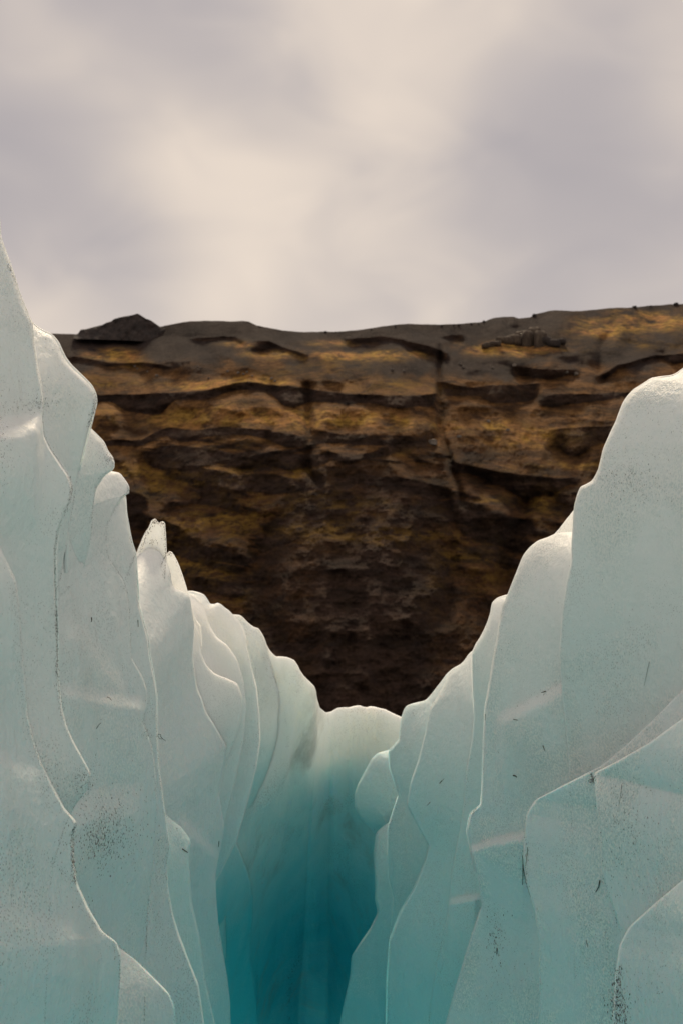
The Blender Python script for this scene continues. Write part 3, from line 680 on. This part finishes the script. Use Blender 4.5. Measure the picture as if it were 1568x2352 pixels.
# dark knoll on the crest: heightfield mass whose crest follows its jagged outline
def knoll():
    out_l = [(170, 770), (180, 766), (186, 757), (198, 756), (212, 752), (224, 749), (236, 746), (245, 741), (256, 738), (262, 733), (275, 729), (290, 726), (303, 724), (310, 722), (317, 720), (324, 724), (336, 732), (346, 735), (356, 742), (366, 749), (388, 757), (402, 766), (412, 778)]
    xs = np.linspace(170, 412, 130); yt = np.interp(xs, *np.array(out_l, float).T)
    base_y = np.interp(xs, [170, 260, 400, 412], [778, 781, 786, 784])
    ref = on_mountain(300, 790); D0 = ref.length if ref else 1100.
    D0 = ref.y / ray(300, 790)[1]
    rows = []
    for w in np.linspace(0, 1, 26):           # front foot up to crest
        py = base_y + (yt - base_y) * w
        wob = fbm(np.stack([xs / 14., py / 14., xs * 0], -1), 4, 120)
        D = D0 - 10 * np.sin(np.linspace(0, math.pi, 130)) ** .5 + 18 * w + 5 * wob
        rows.append(ray(xs, py) * D[:, None])
    crest = rows[-1]
    for w in np.linspace(.1, 1, 8):
        c = crest.copy(); c[:, 1] += 40 * w; c[:, 2] -= 26 * w; rows.append(c)
    G = np.array(rows); n, m = G.shape[:2]; idx = np.arange(n * m).reshape(n, m)
    F = np.stack([idx[:-1, :-1], idx[:-1, 1:], idx[1:, 1:], idx[1:, :-1]], -1).reshape(-1, 4)
    tag(mesh_obj("rock_knoll", G.reshape(-1, 3), F, m_rock), "dark peaked rock knoll standing on the mountain crest above the left ice wall", "rock knoll")
knoll()

# boulders along the skyline
BOULDERS = [(748, 760, 3.0, "lone small dark boulder at the dip of the skyline"),
            (1110, 736, 3.6, "upright dark boulder on the skyline left of a low hump"),
            (1226, 722, 6.0, "large dark boulder on the skyline where the crest steps up"),
            (1052, 743, 3.2, "small dark boulder in the scattered row on the middle skyline"), (1081, 741, 3.2, None), (1013, 744.5, 2.6, None), (1040, 743.5, 2.2, None), (597, 748, 2.6, "small dark boulder on the left skyline where the rounded crest falls away"),
            (1456, 703, 4.6, "dark boulder on the right skyline above the yellow slope"), (1493, 700, 2.8, "low dark boulder between two larger ones on the right skyline"), (1551, 697, 5.5, "dark boulder on the skyline at the far right edge"), (852, 754, 2.2, "tiny dark boulder on the crest rising right of the dip"), (907, 745.5, 2.4, "tiny dark boulder where the crest levels out right of the dip"), (1098, 740, 2.2, None)]
lump_mesh = {}
def rock_mesh(seed, m):
    key = (seed, m.name)
    if key not in lump_mesh:
        v, f = lump(12, 8, seed, 1, 1, .8, .3)
        me = bpy.data.meshes.new("boulder"); me.from_pydata(v.tolist(), [], f.tolist()); me.update(); me.materials.append(m); lump_mesh[key] = me
    return lump_mesh[key]
def boulder(px, py, r, label, group, m, name="boulder", sink=0.25):
    h = on_mountain(px, py + 4)
    if h is None: return
    D = h.y / ray(px, py)[1]
    p = Vector((ray(px, py) * (D - r * .1)).tolist())
    p = h + Vector((0, 0, r * (.5 - sink)))
    o = bpy.data.objects.new(name, rock_mesh(random.randrange(6), m)); col.objects.link(o)
    o.location = p; o.scale = (r * random.uniform(.8, 1.2), r * random.uniform(.8, 1.2), r * random.uniform(.8, 1.1)); o.rotation_euler = (0, 0, random.uniform(0, 6.28))
    tag(o, label, "boulder", group)
for px, py, r, lab in BOULDERS:
    boulder(px, py, r * .55, lab or "small dark boulder in the scattered row on the middle skyline", "boulders on the skyline", m_rock)
boulder(993, 1016, 5.2, "large pale boulder catching light beside the central gully of the mountain", "pale boulders on the cliff ledges", m_pale)
PALE = [("small pale boulder on the ledge just below the yellow moss patch at left", [(311, 838, 1.6), (316, 843, 1.4), (361, 860, 2.0), (340, 850, 1.3)]),
        ("small pale boulder in the loose line above the long golden ledge", [(455, 838, 1.3), (462, 841, 1.2), (524, 850, 1.8), (548, 853, 1.6), (560, 856, 1.5), (568, 851, 1.3), (625, 866, 1.8), (632, 872, 1.4), (480, 865, 1.3), (580, 860, 1.2)]),
        ("small pale boulder on the grey ledge under the dark notch of the crest", [(900, 845, 1.8), (926, 848, 1.6)]),
        ("small pale boulder on the ledges below the brown columnar outcrop", [(1055, 832, 2.2), (1062, 840, 1.8), (1130, 842, 1.6), (1180, 836, 2.2), (1300, 852, 2.2), (1322, 856, 2.4)]),
        ("small pale boulder on the brown slope right of the central gully", [(1120, 965, 2.0), (1053, 1000, 2.2), (1165, 985, 2.0)])]
for lab, spots in PALE:
    for px, py, r in spots: boulder(px, py, r, lab, "pale boulders on the cliff ledges", m_pale)

# columnar outcrop on the right shoulder
def outcrop():
    root = None
    h = on_mountain(1215, 795)
    root = empty("rock_outcrop", tuple(h)); tag(root, "brown columnar rock outcrop on the right shoulder below the skyline", "rock outcrop")
    k = 0
    for px in np.arange(1120, 1290, 15.0):
        t = (px - 1100) / 190
        hgt = 7 + 22 * math.exp(-((px - 1215) / 42) ** 2) * random.uniform(.8, 1.1)
        hh = on_mountain(px, 794 - 4 * math.sin(t * 3) + random.uniform(-7, 5))
        if hh is None: continue
        v, f = lump(10, 7, k % 6, 7.5 * random.uniform(.8, 1.3), 8.0, hgt * .55 * random.uniform(.75, 1.15), .30)
        v = v + np.array(hh) + np.array((0, 1.5, hgt * .25))
        o = mesh_obj("rock_column", v, f, m_rock if px > 1240 else m_pale_brown, root); k += 1
m_pale_brown, nt, b, out = new_mat("brown_basalt")
g = NB(nt); P = g.pos()
nt.links.new(g.mix(g.ramp(g.noise(g.pos((1, 1, .3)), .3, 4, .6), .35, .65), (0.06, 0.042, 0.03), (0.115, 0.085, 0.06)), b.inputs["Base Color"])
b.inputs["Roughness"].default_value = .95
outcrop()

# ------------------------------------------------------------------ dirt on the ice
AV = np.concatenate(ALL_V); AF = np.concatenate(ALL_F)
bvh = BVHTree.FromPolygons(AV.tolist(), AF.tolist())
def hit(px, py):
    d = Vector(ray(px, py).tolist()).normalized()
    h = bvh.ray_cast(Vector((0, 0, 0)), d)
    return (h[0], h[1]) if h[0] is not None else None

m_grit, nt, b, out = new_mat("volcanic_grit")
g = NB(nt)
nt.links.new(g.mix(g.noise(g.pos(), 60, 2), (0.030, 0.021, 0.018), (0.10, 0.066, 0.05)), b.inputs["Base Color"])
b.inputs["Roughness"].default_value = .9
OCT_V = np.array([(1, 0, 0), (-1, 0, 0), (0, 1, 0), (0, -1, 0), (0, 0, 1), (0, 0, -1)], float)
OCT_F = [(0, 2, 4), (2, 1, 4), (1, 3, 4), (3, 0, 4), (2, 0, 5), (1, 2, 5), (3, 1, 5), (0, 3, 5)]
def grit(name, pts):
    V, F = [], []
    for px, py, sz in pts:
        h = hit(px, py)
        if h is None or h[0].length > 9: continue
        p, n = h
        d = p.length; s = .82 * sz * d * TV / 1176.0
        ax = Vector((random.gauss(0, .35), random.gauss(0, .35), 1)); ax = (ax - n * ax.dot(n)).normalized()
        bx = n.cross(ax)
        L = s * random.uniform(.8, 2.0); W = s * random.uniform(.5, .9); H = s * random.uniform(.3, .6)
        k = len(V)
        for o in OCT_V: V.append(p + ax * (o[0] * L) + bx * (o[1] * W * random.uniform(.7, 1.2)) + n * (o[2] * H + H * .2))
        F += [(a + k, b_ + k, c_ + k) for a, b_, c_ in OCT_F]
    o = mesh_obj(name, np.array([tuple(v) for v in V]), np.array(F), m_grit, smooth=False)
    tag(o, kind="stuff"); return o
def along(line, n, spread, lo, hi, bias=0.0):
    p, _ = resample(line, 200, 0)
    r = []
    for _ in range(n):
        q = p[random.randrange(200)]
        r.append((q[0] + random.gauss(0, spread) + bias, q[1] + random.gauss(0, spread), random.uniform(lo, hi) ** 1))
    return r
def cloud(cx, cy, rx, ry, n, lo, hi, tilt=0.0):
    r = []
    for _ in range(n):
        a, b_ = random.gauss(0, .5), random.gauss(0, .5)
        x, y = a * rx, b_ * ry
        r.append((cx + x * math.cos(tilt) - y * math.sin(tilt), cy + x * math.sin(tilt) + y * math.cos(tilt), lo + (hi - lo) * random.random() ** 2.5))
    return r
pts = []
pts += along([(30, 1330), (40, 1400), (46, 1480), (54, 1570), (62, 1640), (74, 1700), (92, 1752)], 330, 7, .35, 1.2, -6)
pts += along([(150, 1185), (134, 1225), (128, 1270), (129, 1350), (132, 1430)], 160, 2, .5, 1.3, -2)
pts += along([(131, 1400), (133, 1450), (134, 1560)], 240, 2, .6, 1.8, -2)
pts += along([(134, 1560), (140, 1620), (154, 1672), (168, 1704)], 110, 3, .5, 1.4, -3)
pts += along([(160, 1095), (168, 1118), (164, 1150), (150, 1182)], 150, 2.5, .5, 1.4, -3)
pts += cloud(190, 1800, 26, 40, 240, .6, 1.8, .3)
pts += along([(176, 1890), (168, 1918), (170, 1985), (176, 2028)], 240, 2.2, .6, 2.0, -2)
pts += cloud(250, 1915, 95, 110, 900, .6, 2.2, .3) + cloud(235, 1930, 60, 60, 350, .7, 2.4)
pts += along([(110, 1960), (150, 2000), (180, 2040), (230, 2135), (270, 2165), (276, 2240)], 170, 6, .5, 1.4, -5)
pts += cloud(75, 925, 60, 30, 260, .5, 1.6) + cloud(95, 930, 14, 18, 60, .5, 1.6) + cloud(3, 1000, 16, 120, 160, .5, 1.5)
pts += along([(222, 905), (224, 925), (217, 952), (209, 982)], 170, 3, .5, 1.5, -4) + along([(74, 742), (95, 760), (118, 770), (134, 788), (150, 820)], 90, 6, .5, 1.3, -4)
pts += along([(22, 600), (34, 630), (42, 655)], 50, 2.5, .6, 1.8, -4)
pts += cloud(254, 1052, 12, 18, 120, .5, 1.5) + along([(300, 1119), (297, 1136), (285, 1140)], 60, 2.5, .5, 1.4, -4) + along([(262, 1078), (240, 1092), (222, 1120)], 50, 3, .4, 1.1, -4)
pts += cloud(140, 1300, 160, 360, 900, .35, 1.0) + cloud(60, 850, 90, 200, 260, .35, .9) + cloud(170, 860, 50, 80, 160, .35, .9) + cloud(200, 1180, 40, 120, 160, .35, .9)
pts += cloud(250, 1420, 80, 120, 220, .4, 1.0) + cloud(280, 1600, 90, 60, 160, .4, 1.1) + along([(340, 1680), (345, 1695), (330, 1660)], 40, 5, .5, 1.2)
pts += cloud(100, 1900, 160, 300, 350, .4, 1.1)
grit("grit", pts)
pts = []
pts += cloud(1440, 1100, 110, 60, 420, .5, 1.7, .4) + cloud(1480, 1000, 110, 150, 520, .4, 1.2) + cloud(1400, 1180, 90, 60, 180, .4, 1.3)
pts += cloud(1420, 1850, 70, 90, 330, .5, 1.6) + cloud(1440, 1960, 70, 120, 330, .5, 1.9) + cloud(1360, 1790, 9, 14, 110, .6, 2.0) + cloud(1480, 1790, 90, 130, 300, .4, 1.3)
pts += along([(1412, 2220), (1408, 2280), (1406, 2350)], 260, 7, .6, 2.4, 8) + cloud(1425, 2330, 30, 60, 260, .6, 2.6) + cloud(1470, 2250, 80, 120, 300, .4, 1.5)
pts += cloud(1138, 2150, 24, 90, 170, .6, 2.4) + cloud(1150, 2250, 110, 150, 520, .4, 1.2) + cloud(1180, 1960, 30, 40, 60, .5, 1.5) + along([(1203, 1920), (1204, 1990), (1210, 2040)], 50, 3, .5, 1.6, 3)
pts += along([(1380, 2010), (1398, 2060), (1424, 2138)], 60, 3, .5, 1.3) + cloud(1300, 2150, 200, 300, 350, .35, 1.0)
pts += cloud(1250, 1600, 250, 200, 220, .35, 1.0) + cloud(1400, 1480, 140, 200, 220, .35, 1.0) + along([(1190, 1620), (1250, 1590), (1300, 1560), (1380, 1510)], 90, 8, .4, 1.3)
pts += cloud(1220, 1300, 50, 60, 90, .4, 1.1) + along([(1154, 1385), (1140, 1470), (1126, 1545)], 40, 3, .4, 1.0, 3) + cloud(1170, 1490, 60, 60, 70, .35, 1.0) + cloud(1350, 1400, 100, 100, 110, .35, 1.0)
grit("grit", pts)
pts = []
pts += along([(316, 1272), (328, 1243), (340, 1216), (348, 1200), (357, 1196)], 110, 2.5, .5, 1.5, 4) + cloud(356, 1199, 8, 7, 40, .5, 1.5) + cloud(373, 1203, 6, 6, 40, .5, 1.4) + cloud(352, 1244, 14, 8, 60, .4, 1.3, -.5) + cloud(388, 1272, 5, 7, 40, .5, 1.4)
pts += along([(604, 1466), (612, 1490), (608, 1530), (620, 1560)], 70, 3, .4, 1.0) + along([(505, 1386), (520, 1394), (530, 1404)], 20, 2, .4, 1.0, 0) + cloud(690, 1560, 26, 50, 220, .35, .8) + cloud(640, 1560, 30, 14, 60, .35, .8) + cloud(525, 1690, 20, 60, 90, .35, .7)
pts += cloud(810, 1632, 40, 8, 120, .4, 1.0) + cloud(800, 1665, 70, 34, 520, .3, .8) + cloud(940, 1640, 20, 22, 90, .35, .8) + cloud(905, 1720, 25, 30, 70, .3, .7) + along([(690, 2200), (670, 2235), (664, 2290), (660, 2352)], 130, 4, .6, 1.6)  # last run: the hollow's dark crease, its shade drawn as grit specks
grit("grit", pts)
pts = []
for e, sk, ls in EDGES:                          # fine dirt caught along the folds
    q = e[(e[:, 1] > sk - 60) & (e[:, 1] < 2400)]
    if len(q) < 20: continue
    mask = fbm(np.concatenate([q / 90., q[:, :1] * 0 + 3], 1), 3, 140)
    for k in range(len(q)):
        if random.random() < max(0.0, mask[k] * 1.6 + .12):
            for _ in range(3):
                pts.append((q[k, 0] + (-1 if ls else 1) * abs(random.gauss(0, 4)), q[k, 1] + random.uniform(-3, 3), random.uniform(.3, .85)))
        if ls and q[k, 0] < 400 and random.random() < .55 + mask[k]:
            for _ in range(3):
                pts.append((q[k, 0] - .4 - abs(random.gauss(0, 1.3)), q[k, 1] + random.uniform(-3, 3), random.uniform(.4, 1.0)))
grit("grit", pts)

# twigs and bits of dead grass frozen to the ice: (pixel path, thickness in px, label)
m_twig, nt, b, out = new_mat("dead_stem")
g = NB(nt)
nt.links.new(g.mix(g.noise(g.pos(), 80, 2), (0.03, 0.022, 0.014), (0.08, 0.055, 0.03)), b.inputs["Base Color"]); b.inputs["Roughness"].default_value = .85
TWIGS = [
    ([(361, 1691), (364, 1686), (369, 1687), (370, 1693), (381, 1702)], 1.0, "pale bent grass stem on the smooth ice under the pinnacle"),
    ([(363, 1690), (367, 1697), (374, 1697)], .7, None),
    ([(210, 1418), (211, 1425), (210, 1428)], 2.0, "stubby dark twig on smooth ice beside the long vertical dirt line"),
    ([(317, 1424), (318, 1440)], 1.1, "short upright dark sliver at the edge between left wall and pinnacle"),
    ([(222, 1673), (228, 1664), (233, 1660)], .9, "thin slanting twig on the left wall above the big grit patch"),
    ([(246, 1601), (252, 1603), (257, 1609)], .9, "tiny slanting twig below the frosted nose of the left wall"),
    ([(419, 1950), (425, 1954), (431, 1958)], 1.8, "thick dark chip on the pale ledge under the pinnacle slab"),
    ([(1093, 1858), (1086, 1862), (1085, 1870)], 1.2, "dark hooked twig at the notch in the right wall's edge"),
    ([(1246, 1712), (1249, 1722), (1250, 1724)], 1.4, "short dark twig on the blank middle of the right wall"),
    ([(1178, 1781), (1183, 1782), (1186, 1785)], 2.2, "dark clump of moss on the right wall left of the frosted ledge"),
    ([(1199, 1965), (1200, 1990), (1206, 2025), (1217, 2060)], .9, "long thin grass stem bent down the vertical crease of the right wall"),
    ([(1200, 1985), (1199, 2032)], 1.3, "straight dark stem beside the long bent one in the crease"),
    ([(1211, 1946), (1208, 1975), (1205, 1994)], .8, "fine stem above the long bent one in the crease"),
    ([(1377, 2022), (1374, 2038), (1367, 2049)], 2.0, "thick curved dark twig low on the right wall beside the second crease"),
    ([(1427, 1802), (1424, 1828), (1420, 1852)], .7, "hair-thin straight stem among grit on the right wall"),
    ([(1252, 1588), (1242, 1591)], 1.4, "small dark twig on the frosted band of the right wall"),
    ([(1178, 1652), (1188, 1654)], 1.0, "tiny level twig below the frosted band of the right wall"),
    ([(1013, 1793), (1008, 1800), (1010, 1798), (1019, 1788)], .8, "faint hooked stem on the pale column of the right wall"),
    ([(987, 1842), (982, 1848), (979, 1850)], .8, "faint short stem on the pale column above the blue hollow"),
    ([(1141, 2178), (1140, 2192)], 1.8, "dark upright twig in the grit streak low on the right wall"),
    ([(1345, 2160), (1349, 2176)], .9, "thin slanting twig on plain ice low on the right wall"),
    ([(1490, 1520), (1484, 1548), (1478, 1575)], .6, "hair-thin pale stem high on the frosted right wall"),
    ([(1114, 1640), (1113, 1655)], .9, "tiny dark sliver at the upper edge of the right wall's fold"),
    ([(503, 1932), (502, 1945)], 1.2, "short dark twig on the edge of the blue fold left of the hollow"),
]
def tube(path, rad):
    P_ = []
    pth, _ = resample(path, max(3, len(path) * 3), 0)
    for px, py in pth:
        h = hit(px, py)
        if h: P_.append((h[0], h[1]))
    if len(P_) < 2: return None
    V, F = [], []
    dmed = P_[0][0].length
    for i, (p, n) in enumerate(P_):
        a = P_[max(i - 1, 0)][0]; c_ = P_[min(i + 1, len(P_) - 1)][0]
        t = (c_ - a).normalized(); b1 = n.cross(t).normalized(); b2 = t.cross(b1)
        r = .72 * rad * dmed * TV / 1176.0 * (1 - .45 * i / len(P_)) * random.uniform(.8, 1.15)
        for k in range(6):
            an = k * math.pi / 3; V.append(p + n * r * .6 + b1 * (math.cos(an) * r) + b2 * (math.sin(an) * r))
    for i in range(len(P_) - 1):
        for k in range(6):
            F.append((i * 6 + k, i * 6 + (k + 1) % 6, i * 6 + 6 + (k + 1) % 6, i * 6 + 6 + k))
    F.append(tuple(range(5, -1, -1))); F.append(tuple(range(len(V) - 6, len(V))))
    return V, F, P_[0][0]
last_root = None
for path, rad, lab in TWIGS:
    r = tube(path, rad)
    if r is None: continue
    V, F, p0 = r
    if lab is None:
        mesh_obj("side_stem", [tuple(v - last_root.location) for v in V], F, m_twig).parent = last_root
        continue
    o = mesh_obj("twig", [tuple(v - p0) for v in V], F, m_twig); o.location = p0
    tag(o, lab, "twig", "twigs and stems frozen to the ice"); last_root = o
